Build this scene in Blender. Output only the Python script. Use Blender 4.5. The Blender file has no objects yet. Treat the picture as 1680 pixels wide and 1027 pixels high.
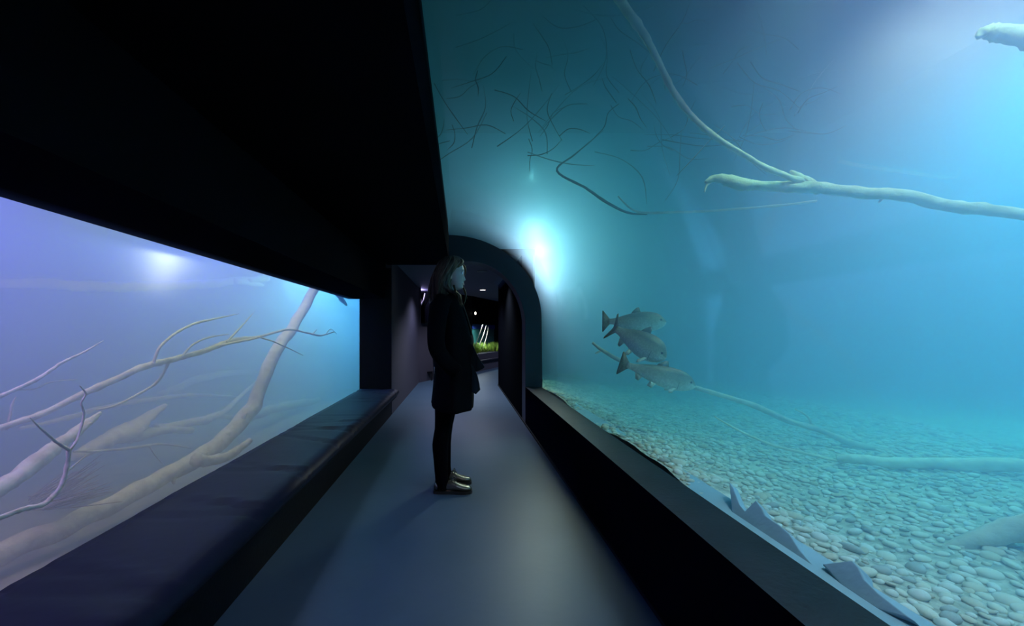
import bpy, bmesh, math, random
from mathutils import Vector, Matrix, noise
from mathutils.geometry import tessellate_polygon

random.seed(11)
C = bpy.context.scene.collection
F, VX, VY, H = 747.0, 757.0, 545.0, 1.13      # focal length in px, vanishing point, eye height


def P(px, py, Y):
    """point of the place seen at (px, py) at distance Y down the corridor"""
    return Vector(((px - VX) * Y / F, Y, H + (VY - py) * Y / F))


# ------------------------------------------------------------------ materials
def new_mat(name):
    m = bpy.data.materials.new(name)
    m.use_nodes = True
    nt = m.node_tree
    nt.nodes.clear()
    out = nt.nodes.new('ShaderNodeOutputMaterial')
    return m, nt, out


def N(nt, kind, **kw):
    n = nt.nodes.new(kind)
    for k, v in kw.items():
        if k in n.inputs:
            n.inputs[k].default_value = v
        else:
            setattr(n, k, v)
    return n


def principled(name, col, rough=0.6, metal=0.0, spec=0.5, noise_scale=None, col2=None, bump=0.0,
               bump_scale=None, stretch=None, detail=5.0, sss=0.0, lo=0.35, hi=0.65, coat=0.0):
    m, nt, out = new_mat(name)
    b = N(nt, 'ShaderNodeBsdfPrincipled')
    b.inputs['Base Color'].default_value = (*col, 1)
    b.inputs['Roughness'].default_value = rough
    b.inputs['Metallic'].default_value = metal
    b.inputs['Specular IOR Level'].default_value = spec
    b.inputs['Coat Weight'].default_value = coat
    if sss:
        b.inputs['Subsurface Weight'].default_value = sss
        b.inputs['Subsurface Radius'].default_value = (0.01, 0.004, 0.002)
    nt.links.new(b.outputs[0], out.inputs['Surface'])
    if noise_scale or bump:
        tc = N(nt, 'ShaderNodeTexCoord')
        vec = tc.outputs['Object']
        if stretch:
            mp = N(nt, 'ShaderNodeMapping')
            mp.inputs['Scale'].default_value = stretch
            nt.links.new(vec, mp.inputs['Vector'])
            vec = mp.outputs[0]
    if noise_scale and col2:
        nz = N(nt, 'ShaderNodeTexNoise')
        nz.inputs['Scale'].default_value = noise_scale
        nz.inputs['Detail'].default_value = detail
        nt.links.new(vec, nz.inputs['Vector'])
        r = N(nt, 'ShaderNodeValToRGB')
        r.color_ramp.elements[0].position = lo
        r.color_ramp.elements[1].position = hi
        r.color_ramp.elements[0].color = (*col, 1)
        r.color_ramp.elements[1].color = (*col2, 1)
        nt.links.new(nz.outputs['Fac'], r.inputs[0])
        nt.links.new(r.outputs[0], b.inputs['Base Color'])
    if bump:
        nb = N(nt, 'ShaderNodeTexNoise')
        nb.inputs['Scale'].default_value = bump_scale or 30
        nb.inputs['Detail'].default_value = 6
        nt.links.new(vec, nb.inputs['Vector'])
        bp = N(nt, 'ShaderNodeBump')
        bp.inputs['Strength'].default_value = bump
        bp.inputs['Distance'].default_value = 0.02
        nt.links.new(nb.outputs['Fac'], bp.inputs['Height'])
        nt.links.new(bp.outputs[0], b.inputs['Normal'])
    return m


def emission(name, col, s):
    m, nt, out = new_mat(name)
    e = N(nt, 'ShaderNodeEmission')
    e.inputs[0].default_value = (*col, 1)
    e.inputs[1].default_value = s
    nt.links.new(e.outputs[0], out.inputs['Surface'])
    return m


def acrylic(name, ior=1.4, rough=0.0, tint=(1, 1, 1), gloss=True, haze=0.0):
    """clear pane: light passes straight on, the corridor face mirrors by Fresnel"""
    m, nt, out = new_mat(name)
    t = N(nt, 'ShaderNodeBsdfTransparent')
    t.inputs[0].default_value = (*tint, 1)
    if not gloss:
        nt.links.new(t.outputs[0], out.inputs['Surface'])
        return m
    geo = N(nt, 'ShaderNodeNewGeometry')
    mr = N(nt, 'ShaderNodeMapRange')
    mr.inputs['To Min'].default_value = ior
    mr.inputs['To Max'].default_value = 1 / ior
    nt.links.new(geo.outputs['Backfacing'], mr.inputs['Value'])
    fr = N(nt, 'ShaderNodeFresnel')
    nt.links.new(mr.outputs[0], fr.inputs['IOR'])
    g = N(nt, 'ShaderNodeBsdfGlossy')
    g.inputs['Roughness'].default_value = rough
    mx = N(nt, 'ShaderNodeMixShader')
    nt.links.new(fr.outputs[0], mx.inputs[0])
    nt.links.new(t.outputs[0], mx.inputs[1])
    nt.links.new(g.outputs[0], mx.inputs[2])
    nt.links.new(mx.outputs[0], out.inputs['Surface'])
    return m


def water(name, sc_col, sc_den, ab_col, ab_den, aniso=0.3):
    m, nt, out = new_mat(name)
    s = N(nt, 'ShaderNodeVolumeScatter')
    s.inputs['Color'].default_value = (*sc_col, 1)
    s.inputs['Density'].default_value = sc_den
    s.inputs['Anisotropy'].default_value = aniso
    a = N(nt, 'ShaderNodeVolumeAbsorption')
    a.inputs['Color'].default_value = (*ab_col, 1)
    a.inputs['Density'].default_value = ab_den
    ad = N(nt, 'ShaderNodeAddShader')
    nt.links.new(s.outputs[0], ad.inputs[0])
    nt.links.new(a.outputs[0], ad.inputs[1])
    nt.links.new(ad.outputs[0], out.inputs['Volume'])
    return m


M = {}
M['black'] = principled('black_paint', (0.005, 0.006, 0.008), 0.6, spec=0.12, bump=0.08, bump_scale=60)
M['black_matt'] = principled('matt_black', (0.005, 0.006, 0.008), 0.9, spec=0.0)
M['frame'] = principled('charcoal_frame_paint', (0.03, 0.026, 0.04), 0.5, bump=0.05, bump_scale=90)
M['ledge'] = principled('charcoal_ledge', (0.012, 0.014, 0.019), 0.55, spec=0.25, noise_scale=6, col2=(0.02, 0.022, 0.028), bump=0.1, bump_scale=50)
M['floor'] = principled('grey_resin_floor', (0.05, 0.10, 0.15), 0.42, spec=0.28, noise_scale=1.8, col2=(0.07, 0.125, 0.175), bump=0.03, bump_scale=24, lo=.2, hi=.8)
M['cushion'] = principled('dark_blue_vinyl', (0.014, 0.017, 0.036), 0.5, spec=0.12, bump=0.05, bump_scale=14)
M['far_wall'] = principled('grey_far_wall', (0.045, 0.043, 0.06), 0.7)
M['far_ceil'] = principled('grey_far_ceiling', (0.2, 0.19, 0.22), 0.8)
M['wood'] = principled('pale_driftwood', (0.74, 0.66, 0.5), 0.8, noise_scale=14, col2=(0.95, 0.89, 0.74), bump=0.6, bump_scale=22, stretch=(1, 1, 1))
M['wood_grey'] = principled('grey_driftwood', (0.52, 0.48, 0.4), 0.85, noise_scale=10, col2=(0.76, 0.7, 0.58), bump=0.6, bump_scale=20)
M['wood_dark'] = principled('dark_wet_wood', (0.05, 0.05, 0.045), 0.8, noise_scale=14, col2=(0.11, 0.1, 0.09), bump=0.5, bump_scale=20)
M['made_up_slab'] = principled('blue_grey_slab', (0.3, 0.46, 0.56), 0.75, noise_scale=6, col2=(0.36, 0.52, 0.62), bump=0.3, bump_scale=12)  # for the made-up slabs by the pane
M['footing'] = principled('blue_lit_footing', (0.32, 0.5, 0.6), 0.7, noise_scale=5, col2=(0.38, 0.56, 0.66))  # concrete footing, the blue light on it put into its colour
M['bed'] = principled('gravel_bed', (0.36, 0.36, 0.3), 0.9, noise_scale=26, col2=(0.7, 0.67, 0.56), bump=1.0, bump_scale=24)
M['silt'] = principled('silty_bed', (0.32, 0.3, 0.24), 0.9, noise_scale=5, col2=(0.48, 0.45, 0.36), bump=0.5, bump_scale=10)
M['tank_blue'] = principled('blue_tank_paint', (0.05, 0.2, 0.32), 0.8, noise_scale=0.6, col2=(0.07, 0.26, 0.38))
M['tank_violet'] = principled('violet_tank_paint', (0.16, 0.2, 0.42), 0.8, noise_scale=0.6, col2=(0.2, 0.24, 0.46))
M['tank_pale'] = principled('pale_blue_tank_paint', (0.22, 0.5, 0.68), 0.8, noise_scale=0.6, col2=(0.26, 0.55, 0.72))
M['tank_dark'] = principled('dark_tank_ceiling', (0.03, 0.05, 0.06), 0.9)
M['pane'] = acrylic('clear_acrylic', 1.36, 0.16)
M['pane_back'] = acrylic('clear_acrylic_wet_side', gloss=False)
M['pane_tunnel'] = acrylic('worn_clear_acrylic', 1.4, 0.06)
M['water_r'] = water('lake_water', (0.42, 0.62, 1.0), 0.50, (0.25, 0.85, 0.97), 0.80, 0.45)
M['water_l'] = water('violet_lake_water', (0.46, 0.62, 1.0), 0.85, (0.40, 0.80, 0.97), 0.05, 0.25)
PEB = [principled('pebble_cream', (0.74, 0.7, 0.58), 0.7, noise_scale=9, col2=(0.84, 0.8, 0.68)),
       principled('pebble_white', (0.78, 0.77, 0.7), 0.7, noise_scale=9, col2=(0.88, 0.86, 0.8)),
       principled('pebble_tan', (0.62, 0.54, 0.42), 0.7, noise_scale=9, col2=(0.74, 0.64, 0.5)),
       principled('pebble_grey', (0.4, 0.42, 0.4), 0.7, noise_scale=9, col2=(0.54, 0.54, 0.5))]
M['skin'] = principled('skin', (0.5, 0.38, 0.32), 0.55, sss=0.1)
M['brow'] = principled('brow_hair', (0.06, 0.04, 0.03), 0.7)
M['lip'] = principled('lip', (0.45, 0.2, 0.19), 0.45)
M['eye'] = principled('eye_white', (0.75, 0.75, 0.75), 0.2)
M['hair'] = principled('brown_hair', (0.028, 0.019, 0.013), 0.5, spec=0.2, noise_scale=40, col2=(0.15, 0.10, 0.06), stretch=(1, 1, 0.1))
M['coat'] = principled('black_wool_coat', (0.004, 0.005, 0.006), 0.95, bump=0.2, bump_scale=160, spec=0.06)
M['lining'] = principled('dark_green_coat_facing', (0.012, 0.03, 0.028), 0.75, spec=0.2)
M['tights'] = principled('black_tights', (0.003, 0.003, 0.004), 0.9, spec=0.05)
M['shoe'] = principled('pewter_leather', (0.13, 0.14, 0.115), 0.27, metal=0.6, bump=0.15, bump_scale=70)
M['sole'] = principled('dark_sole', (0.02, 0.025, 0.022), 0.6)
M['fish'] = None
M['metal'] = principled('lamp_rim', (0.3, 0.3, 0.3), 0.4, metal=0.8)
M['lamp'] = emission('lamp_lens', (1.0, 0.82, 0.85), 22)
M['lamp_off'] = principled('unlit_lamp_lens', (0.3, 0.3, 0.32), 0.3)
M['plant'] = principled('yellow_green_plant', (0.18, 0.36, 0.03), 0.6, noise_scale=8, col2=(0.42, 0.55, 0.06))
M['far_water'] = principled('teal_far_tank_paint', (0.03, 0.22, 0.24), 0.8, noise_scale=3, col2=(0.06, 0.32, 0.3))
M['far_blue'] = principled('blue_far_tank_strip', (0.03, 0.08, 0.5), 0.6)


def fish_material():
    m, nt, out = new_mat('silver_fish_skin')
    b = N(nt, 'ShaderNodeBsdfPrincipled')
    tc = N(nt, 'ShaderNodeTexCoord')
    sp = N(nt, 'ShaderNodeSeparateXYZ')
    nt.links.new(tc.outputs['Generated'], sp.inputs[0])
    r = N(nt, 'ShaderNodeValToRGB')
    e = r.color_ramp.elements
    e[0].position, e[0].color = 0.28, (0.95, 0.95, 0.85, 1)
    e[1].position, e[1].color = 0.74, (0.2, 0.21, 0.16, 1)
    x = e.new(0.47)
    x.color = (0.62, 0.62, 0.5, 1)
    at = N(nt, 'ShaderNodeAttribute', attribute_name='belly')
    nt.links.new(at.outputs['Fac'], r.inputs[0])
    v = N(nt, 'ShaderNodeTexVoronoi')
    v.inputs['Scale'].default_value = 75
    nt.links.new(tc.outputs['Object'], v.inputs['Vector'])
    mx = N(nt, 'ShaderNodeMix', data_type='RGBA', blend_type='MULTIPLY')
    mx.inputs[0].default_value = 0.55
    nt.links.new(r.outputs[0], mx.inputs[6])
    r2 = N(nt, 'ShaderNodeValToRGB')
    r2.color_ramp.elements[0].color = (1, 1, 1, 1)
    r2.color_ramp.elements[1].color = (0.45, 0.45, 0.45, 1)
    r2.color_ramp.elements[1].position = 0.7
    nt.links.new(v.outputs['Distance'], r2.inputs[0])
    nt.links.new(r2.outputs[0], mx.inputs[7])
    nt.links.new(mx.outputs[2], b.inputs['Base Color'])
    b.inputs['Roughness'].default_value = 0.4
    b.inputs['Metallic'].default_value = 0.1
    nt.links.new(b.outputs[0], out.inputs['Surface'])
    return m


M['fish'] = fish_material()
M['fish_eye'] = principled('fish_eye', (0.01, 0.01, 0.01), 0.15)


# ------------------------------------------------------------------ mesh helpers
def link(name, bm, mats, parent=None, smooth=True):
    me = bpy.data.meshes.new(name)
    bmesh.ops.recalc_face_normals(bm, faces=bm.faces)
    bm.to_mesh(me)
    bm.free()
    if not isinstance(mats, (list, tuple)):
        mats = [mats]
    for m in mats:
        me.materials.append(m)
    if smooth:
        for p in me.polygons:
            p.use_smooth = True
    o = bpy.data.objects.new(name, me)
    C.objects.link(o)
    if parent is not None:
        o.parent = parent
        o.location = -Vector(parent.location) if parent.type == 'EMPTY' else Vector((0, 0, 0))
    return o


def tag(o, label=None, cat=None, group=None, kind=None):
    if label:
        o['label'] = label
    if cat:
        o['category'] = cat
    if group:
        o['group'] = group
    if kind:
        o['kind'] = kind
    return o


def thing(name, label, cat, loc, group=None):
    o = bpy.data.objects.new(name, None)
    o.location = loc
    o.empty_display_size = 0.1
    C.objects.link(o)
    return tag(o, label, cat, group)


def add_box(bm, x0, x1, y0, y1, z0, z1, mi=0):
    vs = [bm.verts.new((x, y, z)) for x in (x0, x1) for y in (y0, y1) for z in (z0, z1)]
    fs = [(0, 1, 3, 2), (4, 6, 7, 5), (0, 4, 5, 1), (2, 3, 7, 6), (0, 2, 6, 4), (1, 5, 7, 3)]
    for f in fs:
        bm.faces.new([vs[i] for i in f]).material_index = mi
    return vs


def box(name, x0, x1, y0, y1, z0, z1, mat, parent=None, bevel=0.0):
    bm = bmesh.new()
    add_box(bm, x0, x1, y0, y1, z0, z1)
    if bevel:
        bmesh.ops.bevel(bm, geom=bm.edges[:], offset=bevel, segments=3, profile=0.5, affect='EDGES')
    return link(name, bm, mat, parent, smooth=False)


def struct(o):
    o['kind'] = 'structure'
    return o


def extrude_y(name, pts, y0, y1, mat, parent=None, smooth=False):
    """closed (x, z) outline extruded along the corridor"""
    bm = bmesh.new()
    a = [bm.verts.new((x, y0, z)) for x, z in pts]
    b = [bm.verts.new((x, y1, z)) for x, z in pts]
    n = len(pts)
    for i in range(n):
        bm.faces.new((a[i], a[(i + 1) % n], b[(i + 1) % n], b[i]))
    for tri in tessellate_polygon([[Vector((x, z, 0)) for x, z in pts]]):
        bm.faces.new([a[i] for i in tri])
        bm.faces.new([b[i] for i in tri])
    bm.normal_update()
    for e in bm.edges:
        if len(e.link_faces) == 2 and e.calc_face_angle(0) > 0.6:
            e.smooth = False
    return link(name, bm, mat, parent, smooth=smooth)


def spline(pts, rad, sub=6):
    """Catmull-Rom resampling of a path with radii"""
    out, ro = [], []
    n = len(pts)
    for i in range(n - 1):
        p0, p1, p2, p3 = pts[max(i - 1, 0)], pts[i], pts[i + 1], pts[min(i + 2, n - 1)]
        for k in range(sub):
            t = k / sub
            t2, t3 = t * t, t * t * t
            out.append(0.5 * ((2 * p1) + (p2 - p0) * t + (2 * p0 - 5 * p1 + 4 * p2 - p3) * t2 + (3 * p1 - p0 - 3 * p2 + p3) * t3))
            ro.append(rad[i] * (1 - t) + rad[i + 1] * t)
    out.append(pts[-1].copy())
    ro.append(rad[-1])
    return out, ro


def add_tube(bm, pts, rad, seg=9, rough=0.0, flat=1.0, seed=0.0, mi=0, up=Vector((0, 0, 1))):
    rings = []
    n = len(pts)
    ref = None
    for i in range(n):
        d = pts[min(i + 1, n - 1)] - pts[max(i - 1, 0)]
        if d.length < 1e-9:
            d = Vector((0, 0, 1))
        d.normalize()
        if ref is None:
            ref = d.cross(up)
            if ref.length < 1e-3:
                ref = d.cross(Vector((1, 0, 0)))
        ref = ref - d * ref.dot(d)
        ref.normalize()
        w = d.cross(ref)
        ring = []
        for k in range(seg):
            a = 2 * math.pi * k / seg
            r = rad[i]
            if rough:
                q = pts[i] * (0.35 / max(rad[i], 0.004)) + Vector((math.cos(a) * 1.1, math.sin(a) * 1.1, seed))
                r *= 1 + rough * noise.noise(q)
            ring.append(bm.verts.new(pts[i] + ref * (math.cos(a) * r) + w * (math.sin(a) * r * flat)))
        rings.append(ring)
    for i in range(n - 1):
        for k in range(seg):
            bm.faces.new((rings[i][k], rings[i][(k + 1) % seg], rings[i + 1][(k + 1) % seg], rings[i + 1][k])).material_index = mi
    for ring, tip, s in ((rings[0], pts[0], -1), (rings[-1], pts[-1], 1)):
        c = bm.verts.new(tip + (pts[-1] - pts[-2]).normalized() * 0.0)
        for k in range(seg):
            bm.faces.new((ring[k], ring[(k + 1) % seg], c)).material_index = mi


def ellipse_curve(cx, cz, a, b, t0=0.0, t1=90.0, n=24):
    return [(cx + a * math.cos(math.radians(t0 + (t1 - t0) * i / n)), cz + b * math.sin(math.radians(t0 + (t1 - t0) * i / n))) for i in range(n + 1)]


# ------------------------------------------------------------------ camera
cam = bpy.data.cameras.new('camera')
cam.lens = 36.0 * F / 1680.0
cam.sensor_width = 36.0
cam.shift_x = (840.0 - VX) / 1680.0
cam.shift_y = (VY - 513.5) / 1680.0
cam.clip_start = 0.05
co = bpy.data.objects.new('camera', cam)
co.location = (0, 0, H)
co.rotation_euler = (math.pi / 2, 0, 0)
C.objects.link(co)
bpy.context.scene.camera = co

# ------------------------------------------------------------------ the setting
YB, YA, YE = -3.5, 5.59, 9.7      # behind the camera, the arch, end of the passage
GX, LZ = 0.98, 0.46               # tunnel acrylic, top of its ledge
BX, B0, B1 = -0.165, 2.0, 2.32    # beam face
LX, LF = -1.38, -0.955            # left pane, left floor edge
WZ0, WZ1 = 0.36, 1.585            # left window
RX = 0.785                        # face of the ledge / passage wall

struct(box('floor', -1.45, 6, YB, 19, -0.12, 0, M['floor']))
struct(box('ceiling', -1.05, BX, YB, YA, B0, 2.5, M['black_matt']))
struct(box('trim_8', BX, BX + 0.012, YB, YA, B0, B1 - 0.01, M['black_matt']))
# tunnel ledge along the right
struct(box('wall_right', RX, GX - 0.001, YB, YA, 0, LZ, M['ledge'])).data.materials.append(M['black_matt'])
for p in bpy.data.objects['wall_right'].data.polygons:
    p.material_index = 0 if p.normal.z > 0.5 else 1
struct(box('trim_1', RX - 0.012, RX, YB, YE, 0.0, 0.02, M['black']))

outer = [(GX, 0.3)] + ellipse_curve(BX, 1.30, GX - BX, B1 - 1.30, n=30)
back = ellipse_curve(BX, 1.30, GX - BX + 0.07, B1 - 1.30 + 0.07, n=30)[::-1] + [(GX + 0.07, 0.3)]
pane = extrude_y('window_1', outer + back, YB, YA - 0.001, [M['pane_tunnel'], M['pane_back']], smooth=True)
for p in pane.data.polygons:
    c = p.center
    inner = (c.z < 1.3 and abs(c.x - GX) < 0.01) or (c.z >= 1.3 and ((c.x - BX) / (GX - BX)) ** 2 + ((c.z - 1.3) / (B1 - 1.3)) ** 2 < 1.03)
    p.material_index = 0 if (inner and abs(p.normal.y) < 0.5) else 1
    p.use_smooth = abs(p.normal.y) < 0.5
struct(pane)

# arch frame
inn = ellipse_curve(0.091, 1.2, RX - 0.091, 0.8, n=30)
arch_out = [(GX + 0.02, 0.0)] + ellipse_curve(BX, 1.30, GX - BX + 0.004, B1 - 1.30 + 0.004, n=30) + [(BX - 0.01, 2.0)]
arch_in = inn[::-1] + [(RX, 0.0)]
arch = extrude_y('trim_2', arch_out + arch_in, YA, YA + 0.30, M['frame'])
struct(arch)
# passage after the arch
struct(box('wall_passage', RX, 0.93, YA + 0.30, YE, 0, 2.16, M['black_matt']))
struct(box('wall_lintel', LF, BX - 0.005, YA + 0.02, YA + 0.30, B0, 2.5, M['black_matt']))
# left wall: sill box, header, end, and the wall on to the far room
struct(box('trim_3', -1.55, -1.04, YB, 6.25, WZ1, 2.5, M['black_matt']))
struct(box('wall_left', -1.40, LF, 6.25, 10.2, 0, 2.5, M['far_wall']))
struct(box('wall_window_end', -1.38, LF - 0.0, 6.20, 6.25, WZ0 - 0.02, 2.0, M['black']))
struct(box('wall_behind', -1.5, 1.1, YB - 0.1, YB, 0, 2.6, M['black_matt']))
left_pane = box('window_2', LX - 0.06, LX, YB, 6.25, WZ0 - 0.06, WZ1 + 0.02, [M['pane'], M['pane_back']])
for p in left_pane.data.polygons:
    p.material_index = 0 if p.normal.x > 0.5 else 1
struct(left_pane)

# padded bench under the left window
bench = thing('padded_bench', 'long low bench with dark blue padded seat running under the left window', 'bench', (-1.15, 2.0, 0))


def make_cushion():
    bm = bmesh.new()
    nx, ny = 12, 260
    x0, x1, y0, y1 = LX + 0.004, -0.855, YB + 0.02, 6.18
    zt, zb = WZ0, WZ0 - 0.075
    creases = [(random.uniform(y0, y1), random.uniform(0.008, 0.02), random.uniform(-0.25, 0.25), random.uniform(0.012, 0.035)) for _ in range(46)]
    g = []
    for j in range(ny + 1):
        y = y0 + (y1 - y0) * j / ny
        row = []
        for i in range(nx + 1):
            u = i / nx
            x = x0 + (x1 - x0) * u
            dz = 0.0
            for cy, d, sl, wd in creases:
                q = (y - cy - sl * (u - 0.5)) / wd
                if abs(q) < 3:
                    dz -= d * math.exp(-q * q) * (0.25 + u) * 0.6
                    dz += d * 0.4 * math.exp(-(q - 1.6) ** 2) * (0.25 + u)
            edge = max(0.0, (u - 0.86) / 0.14)
            z = zt + dz - 0.022 * edge ** 2.5 + 0.004 * noise.noise(Vector((x * 3, y * 2, 0)))
            row.append(bm.verts.new((x, y, z)))
        xe = x1 + 0.008 + 0.004 * noise.noise(Vector((y * 3, 1, 0)))
        row.append(bm.verts.new((xe, y, zt - 0.045)))
        row.append(bm.verts.new((x1 - 0.006, y, zb)))
        row.append(bm.verts.new((x0, y, zb)))
        g.append(row)
    m = len(g[0])
    for j in range(ny):
        for i in range(m):
            bm.faces.new((g[j][i], g[j][(i + 1) % m], g[j + 1][(i + 1) % m], g[j + 1][i]))
    bm.faces.new(g[0])
    bm.faces.new(g[-1])
    return bm


link('cushion', make_cushion(), M['cushion'], bench)
box('seat_board', LX + 0.004, -0.875, YB + 0.02, 6.18, WZ0 - 0.105, WZ0 - 0.077, M['black'], bench)
box('plinth', LX + 0.004, LF, YB + 0.02, 6.20, 0.0, WZ0 - 0.106, M['black'], bench)

# ------------------------------------------------------------------ the tanks
WYE = 9.3
wp = [(GX + 0.075, 0.05), (GX + 0.075, 1.30)] + ellipse_curve(BX, 1.30, GX - BX + 0.075, B1 - 1.30 + 0.075, n=30)[1:]
wp += [(-0.55, B1 + 0.075), (-0.55, 3.4), (7.2, 3.4), (7.2, 0.05)]
wat = extrude_y('tank_water', wp, YB + 0.01, WYE, M['water_r'])
struct(wat)
struct(box('wall_tank_right', 7.21, 7.3, YB, WYE, -0.2, 5.2, M['tank_blue']))
struct(box('wall_tank_end', 0.96, 7.3, WYE + 0.005, WYE + 0.1, 0.0, 2.4, M['tank_blue']))
struct(box('wall_tank_end_top', -0.6, 7.3, WYE + 0.005, WYE + 0.1, 2.4, 5.2, M['tank_blue']))
struct(box('wall_passage_outside', 0.93, 0.95, YA + 0.31, WYE, 0, 2.20, M['tank_dark']))
struct(box('wall_tank_near', 1.05, 7.3, YB - 0.1, YB, -0.2, 5.2, M['tank_blue']))
struct(box('wall_tank_left', -0.75, -0.56, YB, WYE, 2.5, 5.2, M['tank_dark']))
struct(box('wall_tank_near_top', -0.75, 1.05, YB - 0.1, YB, 2.6, 5.2, M['tank_dark']))
struct(box('ceiling_tank', -0.75, 7.3, YB, WYE + 0.1, 5.2, 5.3, M['tank_dark']))
# passage roof inside the tank
struct(box('wall_passage_roof', -0.55, 0.93, YA + 0.31, WYE, 2.165, 2.20, M['tank_dark']))

struct(box('trim_9', BX, 0.95, YA + 0.301, YA + 0.309, 2.125, 2.205, M['black_matt']))  # added dark strip hiding the lit front edge of the passage ceiling

# left tank
LYE = 8.3
struct(box('tank_water.001', -6.0, LX - 0.062, YB + 0.01, LYE, -0.3, 2.15, M['water_l']))
struct(box('wall_tank_left_back', -6.1, -6.01, YB, LYE, -0.4, 2.9, M['tank_violet']))
struct(box('wall_tank_left_end', -6.1, -1.56, LYE + 0.005, LYE + 0.1, -0.4, 2.9, M['tank_pale']))
struct(box('wall_tank_left_near', -6.1, -1.5, YB - 0.1, YB, -0.4, 2.9, M['tank_violet']))
struct(box('ceiling_tank_left', -6.1, -1.55, YB, LYE + 0.1, 2.9, 3.0, M['tank_dark']))
struct(box('wall_tank_left_front', -1.56, -1.45, YB, LYE, 2.0, 2.9, M['tank_dark']))
struct(box('wall_tank_left_sill', LX - 0.062, -1.385, YB, LYE, -0.4, 0.29, M['tank_dark']))


def bed(name, x0, x1, y0, y1, fn, mat, nx=90, ny=120, zb=-0.45):
    bm = bmesh.new()
    g = [[bm.verts.new((x0 + (x1 - x0) * i / nx, y0 + (y1 - y0) * j / ny, 0)) for i in range(nx + 1)] for j in range(ny + 1)]
    for r in g:
        for v in r:
            v.co.z = fn(v.co.x, v.co.y)
    for j in range(ny):
        for i in range(nx):
            bm.faces.new((g[j][i], g[j][i + 1], g[j + 1][i + 1], g[j + 1][i]))
    return struct(link(name, bm, mat))


def gravel_z(x, y):
    d = x - GX
    k = max(0, min(1, (y - 1.1) / 0.8))
    return 0.33 + 0.09 * k * k * (3 - 2 * k) * max(0, 1 - d / 0.7) - 0.05 * min(1, max(0, d - 0.1) / 0.6) + 0.05 * noise.noise(Vector((x * 0.9, y * 0.9, 3))) \
        + 0.015 * noise.noise(Vector((x * 4, y * 4, 1))) + 0.03 * max(0, min(d, 4) - 1.5)


bed('floor_gravel', GX + 0.08, 7.2, YB, WYE, gravel_z, M['bed'])
bed('floor_silt', -6.0, LX - 0.07, YB, LYE, lambda x, y: -0.12 + 0.09 * noise.noise(Vector((x * 0.8, y * 0.8, 7))), M['silt'])
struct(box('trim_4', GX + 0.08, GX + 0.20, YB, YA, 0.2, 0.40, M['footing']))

# ------------------------------------------------------------------ pebbles
def pebble_mesh(k, sub):
    bm = bmesh.new()
    bmesh.ops.create_icosphere(bm, subdivisions=sub, radius=1.0)
    rnd = random.Random(k)
    sx, sy, sz = rnd.uniform(0.9, 1.3), rnd.uniform(0.65, 0.95), rnd.uniform(0.34, 0.55)
    for v in bm.verts:
        n = 1 + 0.16 * noise.noise(v.co * 0.9 + Vector((k * 7.3, 0, 0)))
        v.co = Vector((v.co.x * sx * n, v.co.y * sy * n, v.co.z * sz * n))
    return bm


peb_me = []
for k in range(8):
    bm = pebble_mesh(k, 2)
    me = bpy.data.meshes.new('pebble')
    bm.to_mesh(me)
    bm.free()
    me.materials.append(PEB[(0, 1, 2, 0, 1, 3, 0, 1)[k]])
    for p in me.polygons:
        p.use_smooth = True
    peb_me.append(me)
spots = []
rp = random.Random(5)
cells = {}
for _ in range(26000):
    y = 0.25 + 7.0 * rp.random() ** 1.25
    x = GX + 0.1 + 2.9 * rp.random() ** 1.1
    s = rp.choice((0.014, 0.016, 0.019, 0.022, 0.026, 0.031)) * rp.uniform(0.85, 1.15)
    ci, cj = int(x / .06), int(y / .06)
    if any((x - q[0]) ** 2 + (y - q[1]) ** 2 < (0.80 * (s + q[2])) ** 2 for di in (-1, 0, 1) for dj in (-1, 0, 1) for q in cells.get((ci + di, cj + dj), ())):
        continue
    cells.setdefault((ci, cj), []).append((x, y, s))
    spots.append((x, y, s))


def on_screen(x, y, z, m=0):
    px, py = VX + F * x / y, VY - F * (z - H) / y
    return -m < px < 1680 + m and -m < py < 1027 + m


inview = sorted([(s / y, x, y, s) for x, y, s in spots if on_screen(x, y, gravel_z(x, y)) and y > 0.6], reverse=True)
near = set((x, y) for _, x, y, s in inview[:300])
bmS = bmesh.new()
stones = [pebble_mesh(20 + k, 1) for k in range(5)]
for i, (x, y, s) in enumerate(spots):
    z = gravel_z(x, y) + s * 0.2
    rot = Matrix.Rotation(rp.uniform(0, 6.28), 4, 'Z') @ Matrix.Rotation(rp.uniform(-0.4, 0.4), 4, 'X')
    if (x, y) in near:
        o = bpy.data.objects.new('pebble', peb_me[rp.randrange(8)])
        C.objects.link(o)
        o.matrix_world = Matrix.Translation((x, y, z)) @ rot @ Matrix.Scale(s, 4)
        tag(o, 'smooth river pebble lying on the gravel bed nearest the lower right corner', 'pebble', 'loose river pebbles on the gravel bed')
    else:
        src = stones[rp.randrange(5)]
        mt = Matrix.Translation((x, y, z)) @ rot @ Matrix.Scale(s, 4)
        vm = {v: bmS.verts.new(mt @ v.co) for v in src.verts}
        mi = rp.choice((0, 0, 1, 1, 2, 3))
        for f in src.faces:
            bmS.faces.new([vm[v] for v in f.verts]).material_index = mi
for s_ in stones:
    s_.free()
grav = link('gravel', bmS, PEB)
tag(grav, 'pale river gravel covering the floor of the big blue tank', 'gravel', kind='stuff')


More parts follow.
